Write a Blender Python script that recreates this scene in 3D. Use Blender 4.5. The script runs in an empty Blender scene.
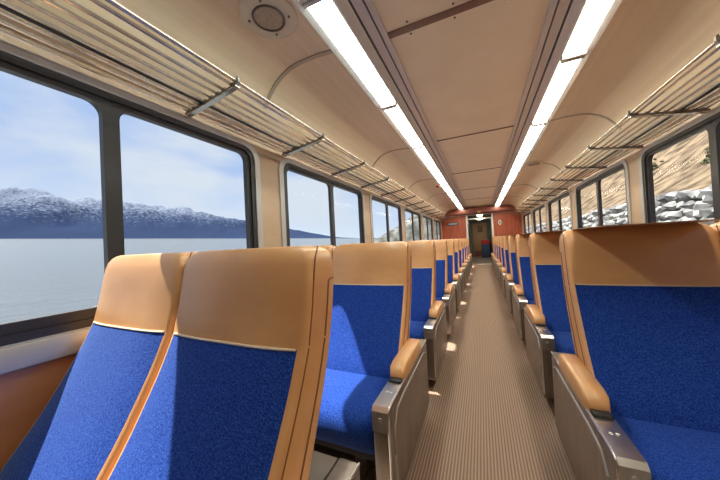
import bpy, bmesh, math, random
from mathutils import Vector, Matrix, noise
random.seed(7)
C = bpy.context.scene.collection
H = 1.08            # eye height above the floor
CX = -0.02          # centre line of the coach
BANK = math.radians(3.2)   # the track is banked towards the sea
YEND = 11.85
ROW0, PITCH = 0.59, 0.99

# ---------------------------------------------------------------- materials
def mat(name, col, rough=0.5, metal=0.0, **kw):
    m = bpy.data.materials.new(name); m.use_nodes = True
    b = m.node_tree.nodes['Principled BSDF']
    b.inputs['Base Color'].default_value = (*col, 1)
    b.inputs['Roughness'].default_value = rough
    b.inputs['Metallic'].default_value = metal
    for k, v in kw.items(): b.inputs[k.replace('_', ' ')].default_value = v
    return m
def noisy(m, c1, c2, scale=(5, 5, 5), detail=3, lo=.35, hi=.65, bump=0, bumpdist=.002, rough=None, wave=None, kind='noise'):
    nt = m.node_tree; N = nt.nodes; L = nt.links; b = N['Principled BSDF']
    tc = N.new('ShaderNodeTexCoord'); mp = N.new('ShaderNodeMapping'); mp.inputs['Scale'].default_value = scale
    L.new(tc.outputs['Object'], mp.inputs['Vector'])
    if kind == 'wave':
        t = N.new('ShaderNodeTexWave'); t.bands_direction = 'X'; t.inputs['Scale'].default_value = 1; t.inputs['Distortion'].default_value = wave or 0
        out = t.outputs['Fac']
    elif kind == 'voronoi':
        t = N.new('ShaderNodeTexVoronoi'); t.inputs['Scale'].default_value = 1; out = t.outputs['Distance']
    else:
        t = N.new('ShaderNodeTexNoise'); t.inputs['Scale'].default_value = 1; t.inputs['Detail'].default_value = detail; out = t.outputs['Fac']
    L.new(mp.outputs[0], t.inputs['Vector'])
    r = N.new('ShaderNodeValToRGB'); r.color_ramp.elements[0].position = lo; r.color_ramp.elements[1].position = hi
    r.color_ramp.elements[0].color = (*c1, 1); r.color_ramp.elements[1].color = (*c2, 1)
    L.new(out, r.inputs[0]); L.new(r.outputs[0], b.inputs['Base Color'])
    if bump:
        bp = N.new('ShaderNodeBump'); bp.inputs['Strength'].default_value = bump; bp.inputs['Distance'].default_value = bumpdist
        L.new(out, bp.inputs['Height']); L.new(bp.outputs[0], b.inputs['Normal'])
    if rough:
        rr = N.new('ShaderNodeMapRange'); rr.inputs['To Min'].default_value = rough[0]; rr.inputs['To Max'].default_value = rough[1]
        L.new(out, rr.inputs['Value']); L.new(rr.outputs[0], b.inputs['Roughness'])
    return m
M = {}
M['leather'] = noisy(mat('tan_leather', (.55, .26, .09), .36, Coat_Weight=.35, Coat_Roughness=.25), (.64, .31, .12), (.76, .41, .175), (4, 4, 6), 4, .3, .7, .3, .008, (.3, .45))
M['leather_dark'] = mat('seam_leather', (.30, .12, .04), .5)
M['piping'] = mat('pale_piping', (.72, .60, .44), .5)
M['fabric'] = noisy(mat('blue_velour', (.01, .06, .45), .9, Sheen_Weight=.5, Sheen_Roughness=.35, Sheen_Tint=(.35, .55, 1, 1), Specular_IOR_Level=.15), (.006, .030, .24), (.035, .11, .46), (230, 230, 230), 2, .38, .75, .6, .004)
M['under'] = mat('black_underside', (.02, .018, .018), .8)
M['panel'] = noisy(mat('bronze_metal', (.26, .2, .165), .36, .55), (.22, .175, .145), (.31, .255, .215), (3, 30, 3), 3, .3, .7)
M['shroud'] = mat('brown_shroud_metal', (.13, .10, .08), .5, .2)
M['chrome'] = mat('worn_chrome', (.80, .78, .75), .28, 1)
M['alu'] = mat('aluminium', (.56, .54, .51), .4, .35)
M['rail'] = mat('rack_tube_metal', (.66, .61, .54), .18, .95)
M['bracket'] = mat('rack_bracket_metal', (.16, .14, .125), .4, .7)
M['dark'] = mat('dark_rubber', (.018, .018, .02), .5)
M['frame'] = mat('dark_window_frame', (.025, .025, .028), .4)
M['trim'] = mat('grey_window_trim', (.48, .47, .46), .4, .3)
M['wall'] = noisy(mat('beige_laminate', (.5, .36, .24), .4), (.50, .35, .22), (.58, .42, .28), (2, 2, 9), 4, .3, .7)
M['walllow'] = noisy(mat('brown_laminate', (.42, .19, .09), .3, Coat_Weight=.3), (.42, .17, .075), (.50, .22, .10), (2, 3, 12), 4, .3, .7)
M['cove'] = noisy(mat('tan_cove_laminate', (.60, .42, .25), .3), (.73, .595, .41), (.81, .675, .485), (26, .4, 26), 4, .3, .7)
M['ceil'] = noisy(mat('tan_ceiling_panel', (.52, .36, .235), .5), (.78, .655, .47), (.84, .71, .52), (3, 3, 3), 3, .3, .7)
M['joint'] = mat('brown_joint_strip', (.20, .11, .07), .5)
M['coverstrip'] = mat('tan_joint_strip', (.44, .37, .28), .35, .3)
M['carpet'] = noisy(mat('ribbed_carpet', (.2, .15, .1), .95, Specular_IOR_Level=.1), (.23, .15, .11), (.41, .29, .22), (22, 0, 0), lo=.2, hi=.8, bump=.35, bumpdist=.004, kind='wave')
M['floor'] = noisy(mat('grey_brown_floor', (.2, .15, .12), .55), (.16, .12, .10), (.24, .19, .15), (12, 12, 12), 4, .3, .7)
M['red'] = noisy(mat('red_wood_panel', (.4, .08, .04), .4), (.34, .06, .03), (.50, .13, .06), (30, 30, 2), 4, .3, .7)
M['redbeam'] = noisy(mat('dark_red_wood', (.28, .07, .045), .35), (.16, .045, .035), (.25, .075, .05), (2, 20, 20), 3, .3, .7)
M['white'] = mat('white_paint', (.75, .74, .7), .5)
M['vest'] = mat('dark_green_wall', (.16, .18, .17), .5)
M['tanwood'] = mat('tan_wood', (.5, .28, .14), .4)
M['crimson'] = mat('crimson_paint', (.45, .03, .03), .4)
M['navy'] = mat('navy_paint', (.04, .07, .16), .5)
M['speaker'] = noisy(mat('speaker_plate', (.5, .45, .34), .45), (.60, .55, .43), (.68, .62, .50), (9, 9, 9), 3, .3, .7)
M['grille'] = noisy(mat('speaker_grille', (.4, .32, .24), .5), (.20, .16, .12), (.48, .39, .29), (180, 180, 180), kind='voronoi', lo=.2, hi=.5)
def emit(name, col, s):
    m = mat(name, (.8, .8, .75), .35); b = m.node_tree.nodes['Principled BSDF']
    b.inputs['Emission Color'].default_value = (*col, 1); b.inputs['Emission Strength'].default_value = s
    return m
M['diff'] = emit('warm_white_diffuser', (1, .94, .76), 6)
M['diff_cool'] = emit('cool_white_diffuser', (.88, 1, .93), 6)
M['lamp'] = emit('vestibule_lamp', (1, .9, .7), 10)
# window glass: clear with a thin reflection
g = bpy.data.materials.new('window_glass'); g.use_nodes = True; nt = g.node_tree; nt.nodes.clear()
o = nt.nodes.new('ShaderNodeOutputMaterial'); mx = nt.nodes.new('ShaderNodeMixShader'); fr = nt.nodes.new('ShaderNodeFresnel'); fr.inputs[0].default_value = 1.07
tr = nt.nodes.new('ShaderNodeBsdfTransparent'); tr.inputs[0].default_value = (.96, .98, .98, 1); gl = nt.nodes.new('ShaderNodeBsdfGlossy'); gl.inputs['Roughness'].default_value = .1
ge = nt.nodes.new('ShaderNodeNewGeometry'); iv = nt.nodes.new('ShaderNodeMath'); iv.operation = 'SUBTRACT'; iv.inputs[0].default_value = 1; ml = nt.nodes.new('ShaderNodeMath'); ml.operation = 'MULTIPLY'; nt.links.new(ge.outputs['Backfacing'], iv.inputs[1]); nt.links.new(iv.outputs[0], ml.inputs[0]); nt.links.new(fr.outputs[0], ml.inputs[1]); nt.links.new(ml.outputs[0], mx.inputs[0]); nt.links.new(tr.outputs[0], mx.inputs[1]); nt.links.new(gl.outputs[0], mx.inputs[2]); nt.links.new(mx.outputs[0], o.inputs[0])
M['glass'] = g

# ---------------------------------------------------------------- helpers
def link(name, bm, mats, parent=None, smooth=True, angle=40, kind=None, fix=True):
    if fix: bmesh.ops.recalc_face_normals(bm, faces=bm.faces[:])
    me = bpy.data.meshes.new(name); bm.to_mesh(me); bm.free()
    if not isinstance(mats, (list, tuple)): mats = [mats]
    for m in mats: me.materials.append(m)
    if smooth:
        me.polygons.foreach_set('use_smooth', [True] * len(me.polygons))
        try: me.set_sharp_from_angle(angle=math.radians(angle))
        except Exception: pass
    o = bpy.data.objects.new(name, me); C.objects.link(o)
    if parent: o.parent = parent
    if kind: o['kind'] = kind
    return o
def empty(name, loc, label=None, cat=None, group=None, kind=None):
    o = bpy.data.objects.new(name, None); o.empty_display_size = .1; C.objects.link(o); o.location = loc
    if label: o['label'] = label
    if cat: o['category'] = cat
    if group: o['group'] = group
    if kind: o['kind'] = kind
    return o
def tag(o, label, cat, group=None, kind=None):
    o['label'] = label; o['category'] = cat
    if group: o['group'] = group
    if kind: o['kind'] = kind
    return o
def box(bm, x0, x1, y0, y1, z0, z1, bev=0, seg=2):
    r = bmesh.ops.create_cube(bm, size=1)
    for v in r['verts']:
        v.co = Vector(((x0 + x1) / 2 + v.co.x * (x1 - x0), (y0 + y1) / 2 + v.co.y * (y1 - y0), (z0 + z1) / 2 + v.co.z * (z1 - z0)))
    if bev:
        es = list({e for v in r['verts'] for e in v.link_edges})
        bmesh.ops.bevel(bm, geom=es, offset=bev, segments=seg, profile=.5, affect='EDGES')
    return bm
def B(*a, **k): return box(bmesh.new(), *a, **k)
def tube(bm, pts, r, n=8, cap=True):
    pts = [Vector(p) for p in pts]; rings = []
    for i, p in enumerate(pts):
        d = (pts[min(i + 1, len(pts) - 1)] - pts[max(i - 1, 0)]).normalized()
        a = d.cross(Vector((0, 0, 1)))
        if a.length < .1: a = d.cross(Vector((1, 0, 0)))
        a.normalize(); b = d.cross(a).normalized()
        rings.append([bm.verts.new(p + a * r * math.cos(2 * math.pi * k / n) + b * r * math.sin(2 * math.pi * k / n)) for k in range(n)])
    for q, w in zip(rings, rings[1:]):
        for k in range(n): bm.faces.new((q[k], q[(k + 1) % n], w[(k + 1) % n], w[k]))
    if cap: bm.faces.new(rings[0]); bm.faces.new(rings[-1])
    return bm
def cyl(bm, p, axis, r, h, n=20, bev=0):
    tube(bm, [Vector(p), Vector(p) + Vector(axis).normalized() * h], r, n); return bm
def extrude_profile(pts, y0, y1, closed=True):
    """pts are (x, z) pairs, swept along y"""
    bm = bmesh.new(); a = [bm.verts.new((x, y0, z)) for x, z in pts]; b = [bm.verts.new((x, y1, z)) for x, z in pts]
    n = len(pts)
    for i in range(n if closed else n - 1): bm.faces.new((a[i], a[(i + 1) % n], b[(i + 1) % n], b[i]))
    if closed: bm.faces.new(a); bm.faces.new(b)
    return bm
def prism_x(pts, x0, x1, bev=0):
    """pts are (y, z) pairs, swept along x"""
    bm = bmesh.new(); a = [bm.verts.new((x0, y, z)) for y, z in pts]; b = [bm.verts.new((x1, y, z)) for y, z in pts]
    n = len(pts)
    for i in range(n): bm.faces.new((a[i], a[(i + 1) % n], b[(i + 1) % n], b[i]))
    bm.faces.new(a); bm.faces.new(b)
    if bev:
        bmesh.ops.recalc_face_normals(bm, faces=bm.faces[:])
        es = [e for e in bm.edges if abs(e.verts[0].co.x - e.verts[1].co.x) < 1e-6]
        bmesh.ops.bevel(bm, geom=es, offset=bev, segments=2, profile=.5, affect='EDGES')
    return bm
def rrect(a0, a1, b0, b1, r, n=6):
    out = []
    for cx_, cy_, s in ((a1 - r, b1 - r, 0), (a0 + r, b1 - r, 90), (a0 + r, b0 + r, 180), (a1 - r, b0 + r, 270)):
        for k in range(n + 1):
            t = math.radians(s + 90 * k / n); out.append((cx_ + r * math.cos(t), cy_ + r * math.sin(t)))
    return out
def ring_x(outer, inner, x0, x1, bev=0):
    """a ring between two (y, z) outlines of equal count, from x0 to x1"""
    bm = bmesh.new(); V = []
    for x in (x0, x1):
        V.append([[bm.verts.new((x, y, z)) for y, z in o] for o in (outer, inner)])
    n = len(outer)
    for k in range(n):
        j = (k + 1) % n
        bm.faces.new((V[0][0][k], V[0][0][j], V[0][1][j], V[0][1][k])); bm.faces.new((V[1][0][k], V[1][0][j], V[1][1][j], V[1][1][k]))
        bm.faces.new((V[0][0][k], V[0][0][j], V[1][0][j], V[1][0][k])); bm.faces.new((V[0][1][k], V[0][1][j], V[1][1][j], V[1][1][k]))
    return bm
def struct(name, bm, m, parent=None, **k): return link(name, bm, m, parent, kind='structure' if not parent else None, **k)
Y0 = -1.6           # the shell starts behind the photographer
def Z(z): return z + H

# ---------------------------------------------------------------- the shell
WIN = [(-.18 + 1.97 * k, 1.49 + 1.97 * k) for k in range(6)]      # dark frame, outer
WZ0, WZ1 = Z(-.285), Z(.735)
U = 1.46
struct('floor', B(CX - 1.6, CX + 1.6, Y0, YEND + 6, -.1, 0), M['floor'])
tag(link('aisle_carpet', B(CX - .383, CX + .383, Y0 + .05, YEND - .01, 0.0, .007, bev=.003), M['carpet']), 'long brown ribbed carpet runner down the middle of the coach floor', 'carpet')
for sx, side in ((-1, 'left'), (1, 'right')):
    def xb(u0, u1): return (CX + sx * u0, CX + sx * u1) if sx > 0 else (CX - u1, CX - u0)
    # upper wall: head band, pillars
    bm = bmesh.new(); x0, x1 = xb(U, U + .04)
    box(bm, x0, x1, Y0, YEND, WZ1 - .03, Z(.86)); 
    box(bm, x0, x1, Y0, YEND, WZ0 - .09, WZ0 + .03)
    ys = [Y0] + [v for w in WIN for v in (w[0] + .03, w[1] - .03)] + [YEND]
    for a, b in zip(ys[::2], ys[1::2]): box(bm, x0, x1, a, b, WZ0 + .02, WZ1 - .02)
    w = struct('wall_' + side, bm, M['wall'], smooth=False)
    x0, x1 = xb(U - .002, U + .05)
    link('lower_panel', B(x0, x1, Y0, YEND, 0, WZ0 - .08), M['walllow'], w, smooth=False)
    # sill ledge strip and heater duct
    x0, x1 = xb(U - .022, U + .01)
    struct('trim_%d' % (1 if sx < 0 else 2), B(x0, x1, Y0, YEND, WZ0 - .085, WZ0 - .002, bev=.006), M['alu'])
    bm = extrude_profile([(CX + sx * u, z) for u, z in [(U - .003, 0), (U - .06, 0), (U - .06, .30), (U - .045, .335), (U - .003, .345)]], Y0, YEND - .01)
    tag(link('heater_duct', bm, M['walllow'], smooth=False), 'long low brown heater cover along the foot of the %s wall' % ('sea side' if sx < 0 else 'hill side'), 'heater')
    # windows
    for k, (a, b) in enumerate(WIN):
        n = k + 1 + (6 if sx > 0 else 0)
        e = empty('window_%d' % n, (CX + sx * U, (a + b) / 2, WZ0), kind='structure')
        P = lambda y, z: (y - (a + b) / 2, z - WZ0)
        def sub(pts): return [P(*p) for p in pts]
        xs = sorted((-sx * .010, sx * .03))
        link('trim_ring', ring_x(sub(rrect(a - .045, b + .045, WZ0 - .02, WZ1 + .03, .13)), sub(rrect(a + .006, b - .006, WZ0 + .004, WZ1 - .006, .095)), *xs), M['trim'], e)
        m_ = (a + b) / 2
        xs = sorted((sx * -.004, sx * .035))
        bm = ring_x(sub(rrect(a, b, WZ0, WZ1, .10)), sub(rrect(a + .04, b - .04, WZ0 + .035, WZ1 - .035, .07)), *xs)
        f = link('frame', bm, M['frame'], e)
        xs = sorted((sx * .008, sx * .04))
        for (p, q) in ((a + .03, m_), (m_, b - .03)):
            gl_ = (p + (.04 if p < m_ - .1 else .031), q - (.04 if q > m_ + .1 else .031))
            s = link('sash', ring_x(sub(rrect(p, q, WZ0 + .025, WZ1 - .03, .03)), sub(rrect(gl_[0], gl_[1], WZ0 + .075, WZ1 - .058, .055)), *xs), M['frame'], e)
            gx = sorted((sx * .024, sx * .030))
            link('pane', B(gx[0], gx[1], gl_[0] - m_ - .005, gl_[1] - m_ + .005, .07, WZ1 - WZ0 - .05), M['glass'], s, smooth=False)
    # cove ceiling
    prof = [(.735, Z(1.19)), (.87, Z(1.20)), (1.0, Z(1.198)), (1.08, Z(1.182)), (1.15, Z(1.15)), (1.21, Z(1.105)), (1.26, Z(1.05)), (1.305, Z(.98)), (1.345, Z(.91)), (1.39, Z(.855)), (1.43, Z(.828)), (1.47, Z(.82))]
    full = prof + [(u + .03, z + .03) for u, z in prof[::-1]]
    struct('ceiling_cove_' + side, extrude_profile([(CX + sx * u, z) for u, z in full], Y0, YEND), M['cove'])
    # joint strips following the cove
    for k in range(-1, 6):
        y = 1.45 + 1.965 * k
        pts = [(u, z) for u, z in prof[:8]]
        off = [(u - .004, z - .006) for u, z in pts]
        bm = extrude_profile([(CX + sx * u, z) for u, z in off + pts[::-1]], y - .014, y + .014)
        struct('trim_%d' % (3 + k + 1 + (7 if sx > 0 else 0)), bm, M['coverstrip'])
# flat centre ceiling
ce = struct('ceiling', B(CX - .45, CX + .45, Y0, YEND, Z(1.25), Z(1.29)), M['ceil'], smooth=False)
for k in range(0, 6):
    y = 1.57 + 1.95 * k; w_ = .024 if k == 0 else .009
    s = link('joint_strip', B(CX - .44, CX + .44, y - w_, y + w_, Z(1.242), Z(1.252), bev=.002), M['joint'], ce)
    if k == 0:
        for q in (-.3, -.05, .2):
            for t in (-.05, .05): link('screw', cyl(bmesh.new(), (CX + q, y + t, Z(1.247)), (0, 0, 1), .006, .006, 8), M['dark'], ce)
# the outer skin of the roof, so that no sky leaks in
struct('roof', extrude_profile([(CX + x, z) for x, z in [(-1.6, Z(.83)), (-1.6, Z(1.1)), (-1.2, Z(1.4)), (0, Z(1.5)), (1.2, Z(1.4)), (1.6, Z(1.1)), (1.6, Z(.83)), (1.57, Z(.83)), (1.57, Z(1.09)), (1.19, Z(1.38)), (0, Z(1.47)), (-1.19, Z(1.38)), (-1.57, Z(1.09)), (-1.57, Z(.83))]], Y0, YEND + .02), M['alu'], smooth=False)
struct('wall_back', B(CX - 1.6, CX + 1.6, Y0 - .05, Y0, 0, Z(1.4)), M['wall'], smooth=False)

# ---------------------------------------------------------------- light channels, diffusers
for sx, side in ((-1, 'left'), (1, 'right')):
    X = lambda u: CX + sx * u
    t = empty('light_channel', (X(.55), Y0, Z(1.2)), 'long metal air and light channel along the %s edge of the flat ceiling' % side, 'channel', 'ceiling light channels')
    def lc(name, pts, m):
        bm = extrude_profile([(X(u) - X(.55), Z(z) - Z(1.2)) for u, z in pts], 0, YEND - .03 - Y0)
        return link(name, bm, m, t, smooth=False)
    lc('inner_rail', [(.425, 1.256), (.425, 1.236), (.457, 1.232), (.457, 1.256)], M['alu'])
    lc('slot', [(.457, 1.262), (.457, 1.252), (.545, 1.248), (.545, 1.262)], M['dark'])
    lc('middle_rail', [(.466, 1.25), (.466, 1.233), (.518, 1.229), (.518, 1.25)], M['alu'])
    lc('outer_rail', [(.530, 1.252), (.530, 1.226), (.575, 1.196), (.586, 1.196), (.586, 1.252)], M['alu'])
    lc('edge_rail', [(.712, 1.25), (.712, 1.192), (.745, 1.180), (.745, 1.25)], M['alu'])
    lc('reflector', [(.58, 1.25), (.58, 1.24), (.72, 1.24), (.72, 1.25)], M['white'])
    names = ['behind the photographer end', 'nearest whole tube', 'second from the camera', 'third', 'fourth', 'fifth', 'sixth', 'seventh', 'eighth', 'farthest, by the end wall', '', '']
    ordn = ['first', 'second', 'third', 'fourth', 'fifth', 'sixth', 'seventh', 'eighth', 'ninth', 'tenth', 'last']
    k = 0
    for i in range(-1, 10):
        y0 = 1.09 + 1.165 * i; y1 = min(y0 + 1.155, YEND - .05)
        if y1 - y0 < .3 : continue
        nm = ('cut off at the top of the picture' if i == -1 else
              ('farthest, against the red end beam' if i == 9 else '%s whole one from the camera' % ordn[i]))
        L_ = empty('ceiling_light', (X(.649), y0, Z(1.2)), 'glowing fluorescent panel in the %s ceiling channel, %s' % (side, nm), 'ceiling light', 'fluorescent panels in the ceiling channels')
        # lens with a rounded belly
        prof = [(-.063, .012), (-.060, -.004), (-.045, -.014), (-.02, -.019), (.02, -.019), (.045, -.014), (.060, -.004), (.063, .012)]
        bm = extrude_profile([(sx * u, z) for u, z in prof], .012, y1 - y0 - .012)
        cool = (sx < 0 and i in (-1, 0)) or (sx > 0 and i in (2, 5)) 
        link('diffuser', bm, M['diff_cool' if cool else 'diff'], L_)
        for q in (.0, y1 - y0 - .022):
            link('end_bracket', B(-.067, .067, q, q + .022, -.034, .02, bev=.003), M['alu'], L_)
        k += 1

# ---------------------------------------------------------------- luggage racks
for sx, side in ((-1, 'left'), (1, 'right')):
    X = lambda u: CX + sx * u
    rk = empty('luggage_rack', (X(1.45), 0, Z(.8)), 'long metal tube luggage rack above the %s windows' % ('sea side' if sx < 0 else 'hill side'), 'luggage rack', 'luggage racks')
    us = [1.418, 1.372, 1.328, 1.282, 1.233, 1.184, 1.137, 1.079]
    zs = lambda u: Z(.765 + (1.43 - u) / .39 * .058)
    for i, u in enumerate(us):
        r = .0078
        link('rail', tube(bmesh.new(), [(X(u) - X(1.45), Y0 + .02, zs(u) + .012 - Z(.8)), (X(u) - X(1.45), YEND - .12, zs(u) + .012 - Z(.8))], r, 8), M['rail'], rk)
    link('dark_channel', B(*sorted((X(1.311) - X(1.45), X(1.295) - X(1.45))), Y0 + .02, YEND - .12, zs(1.29) + .008 - Z(.8), zs(1.29) + .022 - Z(.8)), M['dark'], rk)
    link('front_rail', tube(bmesh.new(), [(X(1.052) - X(1.45), Y0 + .02, Z(.842) - Z(.8)), (X(1.052) - X(1.45), YEND - .12, Z(.842) - Z(.8))], .009, 10), M['rail'], rk)
    for k in range(-3, 14):
        y = .985 + .80 * k
        if y < Y0 + .05 or y > YEND - .15: continue
        bm = bmesh.new()
        pts = [(1.445, .758), (1.045, .818), (1.035, .835), (1.035, .858), (1.043, .864), (1.047, .852), (1.05, .838), (1.06, .832), (1.445, .776)]
        bm = extrude_profile([(X(u) - X(1.45), z - .8) for u, z in pts], y - .007, y + .007)
        for u in us + [1.052]:
            zc = (zs(u) - Z(.8) + .006) if u > 1.06 else .034
            box(bm, X(u) - X(1.45) - .011, X(u) - X(1.45) + .011, y - .009, y + .009, zc - .012, zc + .016)
        b_ = link('bracket', bm, M['bracket'], rk, smooth=False)
        link('lip', B(*sorted((X(1.43) - X(1.45), X(1.40) - X(1.45))), y - .01, y + .01, -.045, -.01, bev=.003), M['bracket'], b_)
        bm = bmesh.new()
        pts = [(1.445, .757), (1.045, .817), (1.045, .812), (1.445, .752)]
        bm = extrude_profile([(X(u) - X(1.45), z - .8) for u, z in pts], y - .013, y + .013)
        link('bright_edge', bm, M['rail'], b_, smooth=False)

# ---------------------------------------------------------------- speakers on the cove
def speaker(x, y, z, R, label, tilt=0):
    t = empty('ceiling_speaker', (x, y, z), label, 'speaker', 'round speakers in the cove ceiling'); t.rotation_euler = (0, tilt, 0)
    bm = bmesh.new(); prof = [(0, -.004), (R * .5, -.004), (R * .56, -.009), (R * .95, -.009), (R, -.003), (R, .004)]
    rings = []
    for r, zz in prof[1:]:
        rings.append([bm.verts.new((r * math.cos(2 * math.pi * k / 40), r * math.sin(2 * math.pi * k / 40), zz)) for k in range(40)])
    for a, b in zip(rings, rings[1:]):
        for k in range(40): bm.faces.new((a[k], a[(k + 1) % 40], b[(k + 1) % 40], b[k]))
    link('plate', bm, M['speaker'], t)
    bm = bmesh.new(); cyl(bm, (0, 0, -.010), (0, 0, 1), R * .5, .008, 36); link('grille', bm, M['grille'], t)
    bm = bmesh.new(); tube(bm, [(R * .53 * math.cos(2 * math.pi * k / 40), R * .53 * math.sin(2 * math.pi * k / 40), -.010) for k in range(41)], .006, 6); link('rim', bm, M['bracket'], t)
    for k in range(4):
        a = math.radians(20 + 90 * k); link('screw', cyl(bmesh.new(), (R * .72 * math.cos(a), R * .72 * math.sin(a), -.013), (0, 0, 1), .006, .006, 8), M['bracket'], t)
speaker(CX - .915, 1.085, Z(1.190), .145, 'large round cream speaker in the left cove ceiling, nearest the camera')
speaker(CX + .89, 5.3, Z(1.190), .145, 'round cream speaker in the right cove ceiling halfway down the coach')
tag(link('smoke_detector', cyl(bmesh.new(), (CX - .79, 6.2, Z(1.17)), (0, 0, 1), .05, .03, 20), M['crimson']), 'small reddish round detector on the left cove ceiling', 'detector')

# ---------------------------------------------------------------- end wall, beam, door way
DX0, DX1, DZ = -.485, .43, Z(.925)
bm = bmesh.new()
box(bm, CX - 1.5, DX0, YEND, YEND + .06, 0, Z(1.3)); box(bm, DX1, CX + 1.5, YEND, YEND + .06, 0, Z(1.3)); box(bm, DX0, DX1, YEND, YEND + .06, DZ, Z(1.3))
struct('wall_end', bm, M['red'], smooth=False)
bm = bmesh.new()
box(bm, DX0 - .045, DX0 + .02, YEND - .02, YEND + .065, 0, DZ + .02, bev=.005); box(bm, DX1 - .02, DX1 + .045, YEND - .02, YEND + .065, 0, DZ + .02, bev=.005)
struct('trim_18', bm, M['white'])
bm = prism_x([(-.22 + .22, 0)] * 0 + [(YEND - .26, Z(.99)), (YEND - .26, Z(1.17)), (YEND - .22, Z(1.21)), (YEND - .001, Z(1.21)), (YEND - .001, Z(.955)), (YEND - .22, Z(.955))], CX - 1.2, CX + 1.2)
# rounded horizontal ends
bm.free()
bm = bmesh.new(); out = []
for k in range(9): t_ = math.radians(-90 + 22.5 * k * .5); 
R_ = .12; pl = [(CX + 1.30, YEND - .002), (CX - 1.30, YEND - .002)] + [(CX - 1.30 - R_ * 0 + (-R_) * math.sin(math.radians(a)) , YEND - .28 + R_ - R_ * math.cos(math.radians(a)) ) for a in (90, 70, 50, 30, 15, 0)] + [(CX + 1.30 + R_ * math.sin(math.radians(a)), YEND - .28 + R_ - R_ * math.cos(math.radians(a))) for a in (0, 15, 30, 50, 70, 90)]
lo = [bm.verts.new((x, y, Z(.97))) for x, y in pl]; hi = [bm.verts.new((x, y, Z(1.20))) for x, y in pl]
for i in range(len(pl)): j = (i + 1) % len(pl); bm.faces.new((lo[i], lo[j], hi[j], hi[i]))
bm.faces.new(lo); bm.faces.new(hi)
bmesh.ops.recalc_face_normals(bm, faces=bm.faces[:])
bmesh.ops.bevel(bm, geom=[e for e in bm.edges if abs(e.verts[0].co.z - e.verts[1].co.z) < 1e-5], offset=.035, segments=3, profile=.5, affect='EDGES')
be = empty('end_beam', (0, 0, 0), 'dark red wooden cross beam with rounded ends above the end doorway', 'beam')
link('beam', bm, M['redbeam'], be)
link('rod', tube(bmesh.new(), [(CX - 1.1, YEND - .05, Z(.945)), (CX + 1.1, YEND - .05, Z(.945))], .014, 8), M['white'], be)
link('brass_plate', B(CX - .06, CX + .06, YEND - .29, YEND - .275, Z(.99), Z(1.05)), mat('brass', (.55, .38, .12), .4, .6), be)
# sign and oval plate on the end wall
sg = empty('wall_sign', (-1.04, YEND - .012, Z(.625)), 'dark rounded sign on the red end wall left of the doorway', 'sign')
link('plate', prism_x([(0, 0)] * 0 or [(-.012, -.06), (-.012, .06), (.012, .06), (.012, -.06)], -.22, .22, bev=.0), M['navy'], sg)
for k in range(7): link('marking', B(-.17 + .05 * k, -.14 + .05 * k, -.016, -.011, -.022, .03), M['white'], sg)
ov = empty('wall_clock', (.70, YEND - .015, Z(.56)), 'small white oval fitting on the red end wall right of the doorway', 'fitting')
bm = bmesh.new(); el = [bm.verts.new((.055 * math.cos(a), 0, .10 * math.sin(a))) for a in [2 * math.pi * k / 24 for k in range(24)]]
f = bm.faces.new(el); r = bmesh.ops.extrude_face_region(bm, geom=[f]); bmesh.ops.translate(bm, verts=[v for v in r['geom'] if isinstance(v, bmesh.types.BMVert)], vec=(0, -.02, 0))
link('case', bm, M['white'], ov); link('slot', B(-.02, .02, -.026, -.019, -.06, .05, bev=.002), M['bracket'], ov)
ov.name = 'oval_fitting'
# vestibule beyond the doorway
VY = 16.6
bm = bmesh.new(); box(bm, -.62, -.56, YEND + .06, VY, 0, Z(1.0)); box(bm, .50, .56, YEND + .06, VY, 0, Z(1.0)); box(bm, -.62, .56, VY, VY + .05, 0, Z(1.0))
struct('wall_vestibule', bm, M['vest'], smooth=False)
struct('ceiling_vestibule', B(-.62, .56, YEND + .06, VY, Z(.96), Z(1.0)), M['vest'], smooth=False)
struct('trim_19', B(-.56, .50, YEND + .5, YEND + .56, Z(.78), Z(.83)), M['alu'])
tag(link('vestibule_lamp', B(-.10, .10, YEND + .15, YEND + .40, Z(.90), Z(.93), bev=.01), M['lamp']), 'small glowing lamp at the top of the end doorway', 'lamp')
dr = empty('end_door', (-.05, VY - .02, 0), 'tan wooden door leaf at the far end of the vestibule', 'door')
link('leaf', B(-.36, .36, -.04, 0, 0, Z(.82), bev=.01), M['tanwood'], dr); link('window_panel', B(-.12, .16, -.05, -.038, Z(.3), Z(.65), bev=.01), M['joint'], dr); link('kick_plate', B(-.30, .30, -.05, -.038, .05, .35), M['redbeam'], dr)
cb = empty('vestibule_cabinet', (.2, VY - .35, 0), 'red topped dark blue cabinet standing right in the vestibule', 'cabinet')
link('body', B(-.2, .2, -.2, .2, 0, .72, bev=.01), M['navy'], cb); link('top', B(-.22, .22, -.22, .2, .72, .95, bev=.02), M['crimson'], cb)
tag(link('added_corridor_light', B(-.12, .12, 14.4, 14.9, Z(.92), Z(.955), bev=.01), M['lamp']), 'added glowing fill light deep inside the vestibule beyond the doorway', 'lamp')  # extra glowing block, added to brighten the dark corridor
tag(link('threshold_plate', B(-.42, .38, YEND + .02, YEND + .30, .0, .012, bev=.003), M['alu']), 'metal threshold plate on the floor of the end doorway', 'threshold')

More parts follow.
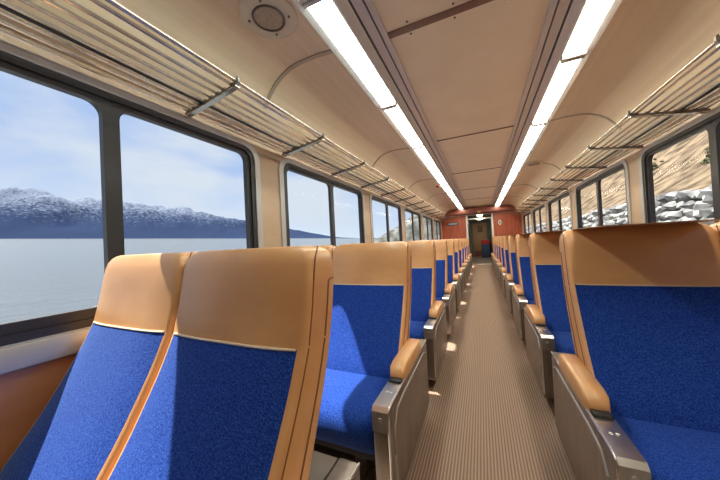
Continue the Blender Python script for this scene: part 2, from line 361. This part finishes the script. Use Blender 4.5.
# ---------------------------------------------------------------- seats
# profile of a back, relative to the front face at its top: (z, y front, y rear, side inset)
def back_y(z):
    P = [(.02, .03, .085), (0.0, .008, .105), (-.03, -.010, .118), (-.08, -.022, .122), (-.16, -.036, .108), (-.25, -.058, .085), (-.34, -.098, .055), (-.42, -.142, .018), (-.50, -.188, -.02), (-.57, -.235, -.055), (-.64, -.285, -.09), (-.72, -.32, -.13)]
    for a, b in zip(P, P[1:]):
        if b[0] <= z <= a[0]:
            t = (a[0] - z) / (a[0] - b[0]); return a[1] + (b[1] - a[1]) * t, a[2] + (b[2] - a[2]) * t
    return P[-1][1:]
def back_loft(x0, x1, zs, crown, insets=None, captop=True):
    bm = bmesh.new(); rings = []; NF = 8; r0 = .016
    for i, z in enumerate(zs):
        yf, yb = back_y(z); ins = insets[i] if insets else 0
        r = min(r0, (yb - yf) * .45); a, b = x0 + ins, x1 - ins; pts = []
        for k in range(NF + 1):
            t = k / NF; x = a + r + (b - a - 2 * r) * t; pts.append((x, yf - crown * (1 - (2 * t - 1) ** 4), 'f'))
        for ang in (-60, -30, 0): pts.append((b - r + r * math.cos(math.radians(ang)), yf + r + r * math.sin(math.radians(ang)), 's'))
        pts.append((b, (yf + yb) / 2, 's'))
        for ang in (0, 30, 60, 90): pts.append((b - r + r * math.cos(math.radians(ang)), yb - r + r * math.sin(math.radians(ang)), 's'))
        for k in range(1, 4): pts.append((b - r - (b - a - 2 * r) * k / 4, yb + .004, 's'))
        for ang in (90, 120, 150, 180): pts.append((a + r + r * math.cos(math.radians(ang)), yb - r + r * math.sin(math.radians(ang)), 's'))
        pts.append((a, (yf + yb) / 2, 's'))
        for ang in (180, 210, 240): pts.append((a + r + r * math.cos(math.radians(ang)), yf + r + r * math.sin(math.radians(ang)), 's'))
        rings.append([(bm.verts.new((x, y, Z(z))), tg) for x, y, tg in pts])
    n = len(rings[0])
    for q, w in zip(rings, rings[1:]):
        for k in range(n):
            j = (k + 1) % n
            f = bm.faces.new((q[k][0], q[j][0], w[j][0], w[k][0])); f.material_index = 1 if (q[k][1] == 'f' and q[j][1] == 'f') else 0
    bm.faces.new([v for v, _ in rings[0]]); bm.faces.new([v for v, _ in rings[-1]])
    return bm
def make_seat(sx):
    t = empty('coach_seat', (CX, 0, 0)); BL = -.25 if sx < 0 else -.234
    for i, (u0, u1) in enumerate(((.384, .888), (.903, 1.385))):
        x0, x1 = sorted((sx * u0, sx * u1)); ax = sx * u0; inn = 1 if sx < 0 else -1     # aisle-side face, direction to aisle
        hz = [.021, .017, .008, -.006, -.03, -.07, -.12, -.17, -.20, BL + .006, BL]
        if sx < 0: hz = [z - .018 if z > -.1 else z for z in hz]
        hi_ = [.06, .035, .016, .006, .001, 0, 0, 0, 0, 0, 0]
        h = link('headrest', back_loft(x0, x1, hz, .012, hi_), [M['leather'], M['leather']], t, angle=60)
        bz = [BL, BL - .006, -.28, -.32, -.36, -.40, -.44, -.48, -.52, -.56, -.60, -.64, -.68, -.72]
        bi = [0] + [0] * 13
        b = link('backrest', back_loft(x0, x1, bz, .014, bi), [M['leather'], M['fabric']], t, angle=60)
        # pale piping where leather meets velour
        yf, yb = back_y(BL)
        pts = [(x0 + .02 + (x1 - x0 - .04) * k / 10, yf - .013 * (1 - (2 * k / 10 - 1) ** 4) - .001, Z(BL)) for k in range(11)]
        link('piping', tube(bmesh.new(), pts, .0035, 6), M['piping'], h)
        # seams running down the aisle side face
        for name, fr, zt, zb, par, mm in (('seam', .10, .0, -.246, h, 'leather_dark'), ('seam', .10, -.252, -.70, b, 'leather_dark'), ('flap_edge', .62, -.10, -.246, h, 'leather_dark'), ('flap_edge', .62, -.252, -.68, b, 'leather_dark')):
            pts = []
            for k in range(9):
                z = zt + (zb - zt) * k / 8; yf, yb = back_y(z); pts.append((ax + inn * .0005, yf + (yb - yf) * fr + .012, Z(z)))
            if name == 'flap_edge' and zt > -.2:
                yf, yb = back_y(zt); pts = [(ax + inn * .0005, yf + (yb - yf) * .88, Z(zt + .006)), (ax + inn * .0005, yf + (yb - yf) * .75, Z(zt + .004))] + pts
            link(name, tube(bmesh.new(), pts, .0022 if name == 'seam' else .0028, 6), M[mm], par)
        # cushion
        x0c, x1c = sorted((sx * (u0 + .004), sx * (u1 - .004)))
        prof = [(-.12, -.665), (-.30, -.672), (-.45, -.668), (-.56, -.672), (-.61, -.69), (-.632, -.725), (-.628, -.78), (-.60, -.83), (-.56, -.845), (-.12, -.80)]
        bm = prism_x([(y, Z(z)) for y, z in prof], x0c, x1c)
        bmesh.ops.recalc_face_normals(bm, faces=bm.faces[:])
        es = [e for e in bm.edges if abs(e.verts[0].co.x - e.verts[1].co.x) < 1e-6]
        bmesh.ops.bevel(bm, geom=es, offset=.028, segments=3, profile=.5, affect='EDGES')
        for f in bm.faces: f.material_index = 1 if abs(f.normal.x) > .95 else 0
        c = link('seat_cushion', bm, [M['fabric'], M['leather']], t, angle=50)
        link('cushion_base', B(x0c + .02, x1c - .02, -.58, -.14, Z(-.875), Z(-.815), bev=.01), M['under'], c)
    # aisle armrest
    def arm(ua, ub, short=False):
        xa, xb_ = sorted((sx * ua, sx * ub))
        top = -.602
        front = [(-.66, top - .012), (-.648, top), (.08, top), (.085, top - .01), (.085, -.96), (.04, -1.0), (-.58, -1.0), (-.63, -.985), (-.655, -.94)]
        if short: front = [(-.40, top - .012), (-.39, top), (.02, top), (.02, -.70), (-.38, -.70), (-.40, -.69)]
        p = link('armrest', prism_x([(y, Z(z)) for y, z in front], xa, xb_, bev=.004), M['panel'], t, smooth=True, angle=30)
        # pad, rounded on top
        ya, yb = (-.44, -.07) if not short else (-.38, 0)
        bm = bmesh.new(); rings = []
        st = [(ya - .004, .55, .0), (ya, .8, .030), (ya + .02, .95, .052), (ya + .06, 1, .06), ((ya + yb) / 2, 1, .063), (yb - .03, 1, .06), (yb - .006, .9, .05), (yb, .7, .03)]
        xm, hw = (xa + xb_) / 2, (xb_ - xa) / 2 + .006
        for y, ws, h_ in st:
            w2 = hw * ws; ring = []
            for a, zz in ((-1, -.004), (-1.05, .45), (-1.0, .84), (-.82, 1.0), (0, 1.05), (.82, 1.0), (1.0, .84), (1.05, .45), (1, -.004)):
                ring.append(bm.verts.new((xm + a * w2, y, Z(top) + .001 + max(zz, 0) * max(h_, .012))))
            rings.append(ring)
        for q, w in zip(rings, rings[1:]):
            for k in range(9): j = (k + 1) % 9; bm.faces.new((q[k], q[j], w[j], w[k]))
        bm.faces.new(rings[0]); bm.faces.new(rings[-1])
        link('armrest_pad', bm, M['leather'], p, angle=70)
        if not short:
            cap = [(-.6625, top - .085), (-.6625, top - .012), (-.649, top + .0025), (-.47, top + .0025), (-.47, top - .002), (-.646, top - .003), (-.656, top - .014), (-.656, top - .085)]
            link('end_cap', prism_x([(y, Z(z)) for y, z in cap], xa - .0015, xb_ + .0015), M['chrome'], p, smooth=False)
            link('pad_socket', B(xa + .004, xb_ - .004, -.475, -.440, Z(top), Z(top) + .012, bev=.002), M['dark'], p)
            for q in (-.008, .008): link('screw', cyl(bmesh.new(), (xm + q, -.55, Z(top) + .002), (0, 0, 1), .005, .003, 10), M['white'], p)
            link('screw', cyl(bmesh.new(), (xm, -.6665, Z(top) - .04), (0, 1, 0), .008, .004, 12), M['alu'], p)
            # pressed outline on the aisle face
            xs = sx * ua - sx * .001
            outl = [(-.585, -.93), (-.60, -.80), (-.59, -.70), (-.55, -.655), (-.45, -.645), (-.02, -.645), (.03, -.66), (.04, -.72)]
            link('pressed_rib', tube(bmesh.new(), [(xs, y, Z(z)) for y, z in outl], .0045, 6), M['alu'], p)
            for q in (0,):
                link('edge_bead', tube(bmesh.new(), [(xs, -.656, Z(-.95)), (xs, -.659, Z(top) - .03), (xs, -.652, Z(top) - .006), (xs, -.62, Z(top)), (xs, .08, Z(top))], .004, 6), M['chrome'], p)
    arm(.318, .378)
    xa, xb_ = sorted((sx * .380, sx * 1.385)); link('rear_shroud', B(xa, xb_, -.02, .078, Z(-.90), Z(-.60), bev=.006), M['shroud'], t)
    # frame and legs
    xa, xb_ = sorted((sx * .42, sx * 1.38))
    f = link('seat_frame', B(xa, xb_, -.50, -.12, Z(-.915), Z(-.875), bev=.008), M['panel'], t)
    for u in (.55, 1.2):
        x0, x1 = sorted((sx * (u - .03), sx * (u + .03)))
        l_ = link('leg', prism_x([(-.46, Z(-.90)), (-.14, Z(-.90)), (-.20, .03), (-.12, .012), (-.12, 0), (-.50, 0), (-.50, .012), (-.42, .03)], x0, x1), M['panel'], t, smooth=False)
    return t
def place(proto, y, first):
    if first: r = proto
    else:
        r = proto.copy(); C.objects.link(r)
        for ch in kids[proto.name]:
            c = ch.copy(); C.objects.link(c); c.parent = r
            for g_ in kids[ch.name]:
                d = g_.copy(); C.objects.link(d); d.parent = c
    r.location = (CX, y, 0); return r
ordn = ['first', 'second', 'third', 'fourth', 'fifth', 'sixth', 'seventh', 'eighth', 'ninth', 'tenth', 'last']
for sx, side, rng in ((-1, 'sea side', range(0, 11)), (1, 'hill side', range(1, 11))):
    p = make_seat(sx)
    kids = {}
    for o_ in list(bpy.data.objects): kids[o_.name] = [q for q in bpy.data.objects if q.parent == o_] if (o_ is p or o_.parent == p) else []
    for i, k in enumerate(rng):
        s = place(p, ROW0 + PITCH * k, i == 0)
        n = len(rng)
        w_ = ('nearest the camera' if i == 0 else 'last before the red end wall' if i == n - 1 else '%s row from the camera' % ordn[i])
        s['label'] = 'tan leather and blue double seat left of the aisle, %s' % w_ if sx < 0 else 'tan leather and blue double seat right of the aisle, %s' % w_
        s['category'] = 'seat'; s['group'] = 'double seats on the %s' % side

# ---------------------------------------------------------------- outside (level with the horizon; the coach is banked)
LV = Matrix.Rotation(BANK, 4, 'Y')
def outside(name, bm, m, label, cat, kind=None, **k):
    o_ = link(name, bm, m, **k); o_.matrix_world = LV
    if kind: o_['kind'] = kind
    if kind != 'structure': o_['label'] = label; o_['category'] = cat
    return o_
WATER = -6
bm = bmesh.new()
vs = [bm.verts.new(p) for p in ((-9000, -9000, WATER), (4, -9000, WATER), (4, 9000, WATER), (-9000, 9000, WATER))]; bm.faces.new(vs)
wm = mat('grey_sea_water', (.10, .115, .125), .25, Specular_IOR_Level=.5)
nt = wm.node_tree; N = nt.nodes; L = nt.links; tc = N.new('ShaderNodeTexCoord'); mp = N.new('ShaderNodeMapping'); mp.inputs['Scale'].default_value = (.35, .12, 1)
ns = N.new('ShaderNodeTexNoise'); ns.inputs['Scale'].default_value = 1; ns.inputs['Detail'].default_value = 7; bp_ = N.new('ShaderNodeBump'); bp_.inputs['Strength'].default_value = .7; bp_.inputs['Distance'].default_value = .8
L.new(tc.outputs['Object'], mp.inputs[0]); L.new(mp.outputs[0], ns.inputs[0]); L.new(ns.outputs['Fac'], bp_.inputs['Height']); L.new(bp_.outputs[0], N['Principled BSDF'].inputs['Normal'])
o_ = outside('sea', bm, wm, 'calm grey sea water beyond the left windows', 'water', kind='stuff', smooth=False)

# far snowy range across the water: azimuth measured from straight ahead, towards the left (degrees)
def ridge(az, tab):
    for (a, h), (b, g2) in zip(tab, tab[1:]):
        if a <= az <= b: return h + (g2 - h) * (az - a) / (b - a)
    return 0
mount = [(25, 0), (29, .2), (33, 1.0), (38, 1.9), (42, 2.6), (46, 3.5), (52, 4.9), (58, 5.9), (64, 6.1), (70, 6.6), (78, 6.9), (90, 6.5), (105, 6)]
bm = bmesh.new(); cols = []
NR, NA = 34, 520
for i in range(NA + 1):
    az = 25 + 80 * i / NA; a = math.radians(az); col = []
    for j in range(NR + 1):
        t = j / NR; r = 3000 + 2600 * t
        hpk = math.tan(math.radians(ridge(az, mount))) * 4700
        env = math.sin(min(t / .72, 1) * math.pi / 2) ** 1.1 if t < .72 else math.cos((t - .72) / .28 * math.pi / 2)
        x, y = -r * math.sin(a), r * math.cos(a)
        n_ = noise.ridged_multi_fractal(Vector((x / 900, y / 900, 3.1)), 1.0, 2.1, 6, 1.0, 2.0)
        n2 = noise.fractal(Vector((x / 260, y / 260, 7)), .9, 2.0, 5)
        h = hpk * env * (.62 + .20 * n_ + .12 * n2)
        col.append(bm.verts.new((x, y, WATER + max(h, 0) - (3 if j == 0 else 0))))
    cols.append(col)
for q, w in zip(cols, cols[1:]):
    for j in range(NR): bm.faces.new((q[j], w[j], w[j + 1], q[j + 1]))
mm = mat('hazy_snowy_rock', (.3, .36, .5), 1, Specular_IOR_Level=0)
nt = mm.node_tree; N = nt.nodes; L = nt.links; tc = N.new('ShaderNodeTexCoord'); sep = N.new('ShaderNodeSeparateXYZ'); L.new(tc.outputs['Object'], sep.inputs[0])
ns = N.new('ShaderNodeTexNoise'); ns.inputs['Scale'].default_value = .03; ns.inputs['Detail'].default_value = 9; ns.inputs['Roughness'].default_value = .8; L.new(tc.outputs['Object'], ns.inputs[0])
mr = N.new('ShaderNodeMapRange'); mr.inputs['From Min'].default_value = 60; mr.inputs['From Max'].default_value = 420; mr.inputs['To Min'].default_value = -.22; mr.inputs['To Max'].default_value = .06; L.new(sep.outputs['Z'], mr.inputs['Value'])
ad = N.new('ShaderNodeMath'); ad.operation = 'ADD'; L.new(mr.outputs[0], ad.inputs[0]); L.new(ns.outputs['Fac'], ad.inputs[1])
rp = N.new('ShaderNodeValToRGB'); rp.color_ramp.elements[0].position = .40; rp.color_ramp.elements[1].position = .58; rp.color_ramp.elements[0].color = (.030, .046, .095, 1); rp.color_ramp.elements[1].color = (.22, .25, .32, 1)  # distance haze is mixed into these bluish rock and snow colours
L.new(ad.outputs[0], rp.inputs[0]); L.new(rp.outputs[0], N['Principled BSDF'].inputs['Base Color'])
outside('mountain_range', bm, mm, 'snow-dusted mountain range tinted blue with painted haze, across the water seen through the left windows', 'mountain', angle=180)

# rocky headland ahead on the left
rock = noisy(mat('rocky_slope', (.35, .32, .27), .95), (.045, .045, .04), (.20, .20, .185), (.35, .35, .35), 8, .38, .62)
bm = bmesh.new(); cols = []
for i in range(90):
    col = []
    for j in range(50):
        x = -46 + 42 * i / 89; y = 56 + 190 * j / 49
        # crest rises towards the track
        s = max(0, min(1, (x + 30) / 16)); e1 = max(0, min(1, (y - 56) / 26)); e1 = e1 * e1 * (3 - 2 * e1)
        h = (5.0 + 1.8 * max(0, min(1, (x + 42) / 10)) + 11 * s * e1) if x > -44 else 0
        h = h * min(1, (x + 46) / 6) * e1 + 1.8 * noise.fractal(Vector((x / 6, y / 6, 1)), 1, 2, 5) * e1
        col.append(bm.verts.new((x, y, WATER - .4 + h)))
    cols.append(col)
for q, w in zip(cols, cols[1:]):
    for j in range(49): bm.faces.new((q[j], w[j], w[j + 1], q[j + 1]))
outside('headland', bm, rock, 'rocky headland rising ahead beyond the far left windows', 'headland', angle=180)

# hillside on the right
brush = mat('dry_brush_slope', (.4, .3, .2), 1, Specular_IOR_Level=0)
noisy(brush, (.075, .055, .042), (.27, .205, .14), (1.3, 1.6, 1.6), 9, .36, .64, .6, .3)
bm = bmesh.new(); cols = []
prof = [(1.8, -1.6), (3.0, -1.55), (4.2, -1.5), (4.9, -1.45), (5.25, 2.2), (6.6, 2.9), (8, 3.9), (10, 5.6), (13, 8.4), (17, 12), (22, 17), (30, 25), (42, 38), (60, 52)]
for i in range(161):
    y = -30 + 1.6 * i; col = []
    for j, (x, z) in enumerate(prof):
        k_ = max(0, x - 5.6)
        col.append(bm.verts.new((x + .25 * noise.noise(Vector((x, y * .5, 0))), y, z + min(k_ * .12, 2.2) * noise.fractal(Vector((x / 4, y / 5, 5)), 1, 2, 4))))
    cols.append(col)
for q, w in zip(cols, cols[1:]):
    for j in range(len(prof) - 1): bm.faces.new((q[j], w[j], w[j + 1], q[j + 1]))
outside('hillside', bm, brush, 'dry tan brushy hillside rising beyond the right windows', 'hillside', kind='structure', angle=60)
# rough stone embankment at its foot
stone = noisy(mat('pale_stone', (.6, .6, .58), .9), (.13, .13, .13), (.42, .42, .42), (2.2, 2.2, 2.2), 5, .35, .62)
bm = bmesh.new(); rr = random.Random(3)
for row in range(15):
    y = -3 + rr.random() * .4
    while y < 44:
        wd = rr.uniform(.16, .42) * (1 if y < 14 else 1.6); ht = .28
        z = -1.5 + row * .255; x = 4.84 + row * .022 + rr.uniform(-.06, .06)
        r_ = bmesh.ops.create_icosphere(bm, subdivisions=1, radius=1)
        ro = Matrix.Rotation(rr.uniform(0, 3), 3, Vector((rr.random(), rr.random(), rr.random() + .1))); zj = rr.uniform(-.09, .09)
        for v in r_['verts']:
            d = ro @ v.co * rr.uniform(.75, 1.15); v.co = Vector((x + d.x * .3, y + wd / 2 + d.y * wd * .56, z + zj + ht / 2 + d.z * ht * .62))
        y += wd
outside('stone_embankment', bm, stone, 'pale rough stone embankment at the foot of the hill outside the right windows', 'stones', kind='stuff', smooth=False)
# shrubs on the slope
rr = random.Random(5)
leafm = noisy(mat('dark_shrub', (.09, .1, .05), .95), (.05, .06, .03), (.18, .16, .08), (3, 3, 3), 4)
for k, (x, y, z, s) in enumerate([(9.5, 22.5, 5.1, .55), (8.2, 15.2, 4.0, .45), (8.6, 10.2, 4.2, .4)]):
    bm = bmesh.new()
    for q in range(60):
        c_ = Vector((rr.gauss(0, .3), rr.gauss(0, .3), abs(rr.gauss(.5, .45)))) * s
        r_ = bmesh.ops.create_icosphere(bm, subdivisions=1, radius=.16 * s)
        for v in r_['verts']: v.co = v.co * rr.uniform(.6, 1.4) + c_
    o_ = link('shrub', bm, leafm, smooth=False)
    o_.matrix_world = LV @ Matrix.Translation((x, y, z))
    tag(o_, ['dark bushy shrub high on the dry slope outside the far right windows', 'small dark shrub on the dry slope outside the middle right window', 'small dark shrub on the dry slope outside the nearest right window'][k], 'shrub', 'shrubs on the slope')
# ground under the train
struct('ground', B(-3.2, 5.0, -30, 60, -1.7, -1.55), M['floor'], smooth=False)

# ---------------------------------------------------------------- sky, sun
w = bpy.data.worlds.new('World'); bpy.context.scene.world = w; w.use_nodes = True
nt = w.node_tree; N = nt.nodes; L = nt.links; bg = N['Background']
tc = N.new('ShaderNodeTexCoord'); mp = N.new('ShaderNodeMapping'); mp.inputs['Rotation'].default_value = (0, -BANK, 0); L.new(tc.outputs['Generated'], mp.inputs[0])
sep = N.new('ShaderNodeSeparateXYZ'); L.new(mp.outputs[0], sep.inputs[0])
gr = N.new('ShaderNodeValToRGB'); e = gr.color_ramp.elements; e[0].position = 0; e[0].color = (.56, .63, .73, 1); e[1].position = .7; e[1].color = (.20, .34, .66, 1); q = e.new(.22); q.color = (.31, .42, .66, 1)
L.new(sep.outputs['Z'], gr.inputs[0])
mp2 = N.new('ShaderNodeMapping'); mp2.inputs['Scale'].default_value = (1.3, 1.3, 3.6); mp2.inputs['Location'].default_value = (.4, .2, .1); L.new(mp.outputs[0], mp2.inputs[0])
ns = N.new('ShaderNodeTexNoise'); ns.inputs['Scale'].default_value = 1.5; ns.inputs['Detail'].default_value = 8; ns.inputs['Roughness'].default_value = .52; L.new(mp2.outputs[0], ns.inputs[0])
cr = N.new('ShaderNodeValToRGB'); cr.color_ramp.elements[0].position = .42; cr.color_ramp.elements[1].position = .60; L.new(ns.outputs['Fac'], cr.inputs[0])
mx = N.new('ShaderNodeMixRGB'); mx.inputs[2].default_value = (.54, .58, .66, 1); L.new(cr.outputs[0], mx.inputs[0]); L.new(gr.outputs[0], mx.inputs[1])
L.new(mx.outputs[0], bg.inputs[0]); bg.inputs[1].default_value = .40
sun = bpy.data.lights.new('sun', 'SUN'); sun.energy = 3.6; sun.angle = math.radians(.6); sun.color = (1, .93, .82)
so = bpy.data.objects.new('sun', sun); C.objects.link(so); so.location = (-6, 0, 8)
so.rotation_euler = Vector((1, .05, -1.42)).to_track_quat('-Z', 'Y').to_euler()

# ---------------------------------------------------------------- camera
th = math.atan(121 / 270); c, s = math.cos(th), math.sin(th)
Xh = Vector((math.cos(BANK), 0, -math.sin(BANK))); Uu = Vector((math.sin(BANK), 0, math.cos(BANK))); Yy = Vector((0, 1, 0))
F = c * Yy - s * Xh; R = c * Xh + s * Yy
pt = math.atan(-2.3 / 270); F2 = math.cos(pt) * F + math.sin(pt) * Uu; U2 = R.cross(F2)
cam = bpy.data.cameras.new('camera'); cam.sensor_width = 36; cam.lens = 36 * 270 / 720; cam.clip_start = .02; cam.clip_end = 20000
co = bpy.data.objects.new('camera', cam); C.objects.link(co)
mw = Matrix((R, U2, -F2)).transposed().to_4x4(); mw.translation = Vector((0, 0, H)); co.matrix_world = mw
sc = bpy.context.scene; sc.camera = co
sc.view_settings.view_transform = 'Standard'; sc.view_settings.look = 'None'; sc.view_settings.gamma = 1; sc.view_settings.use_curve_mapping = False
sc.view_settings.exposure = 1.8
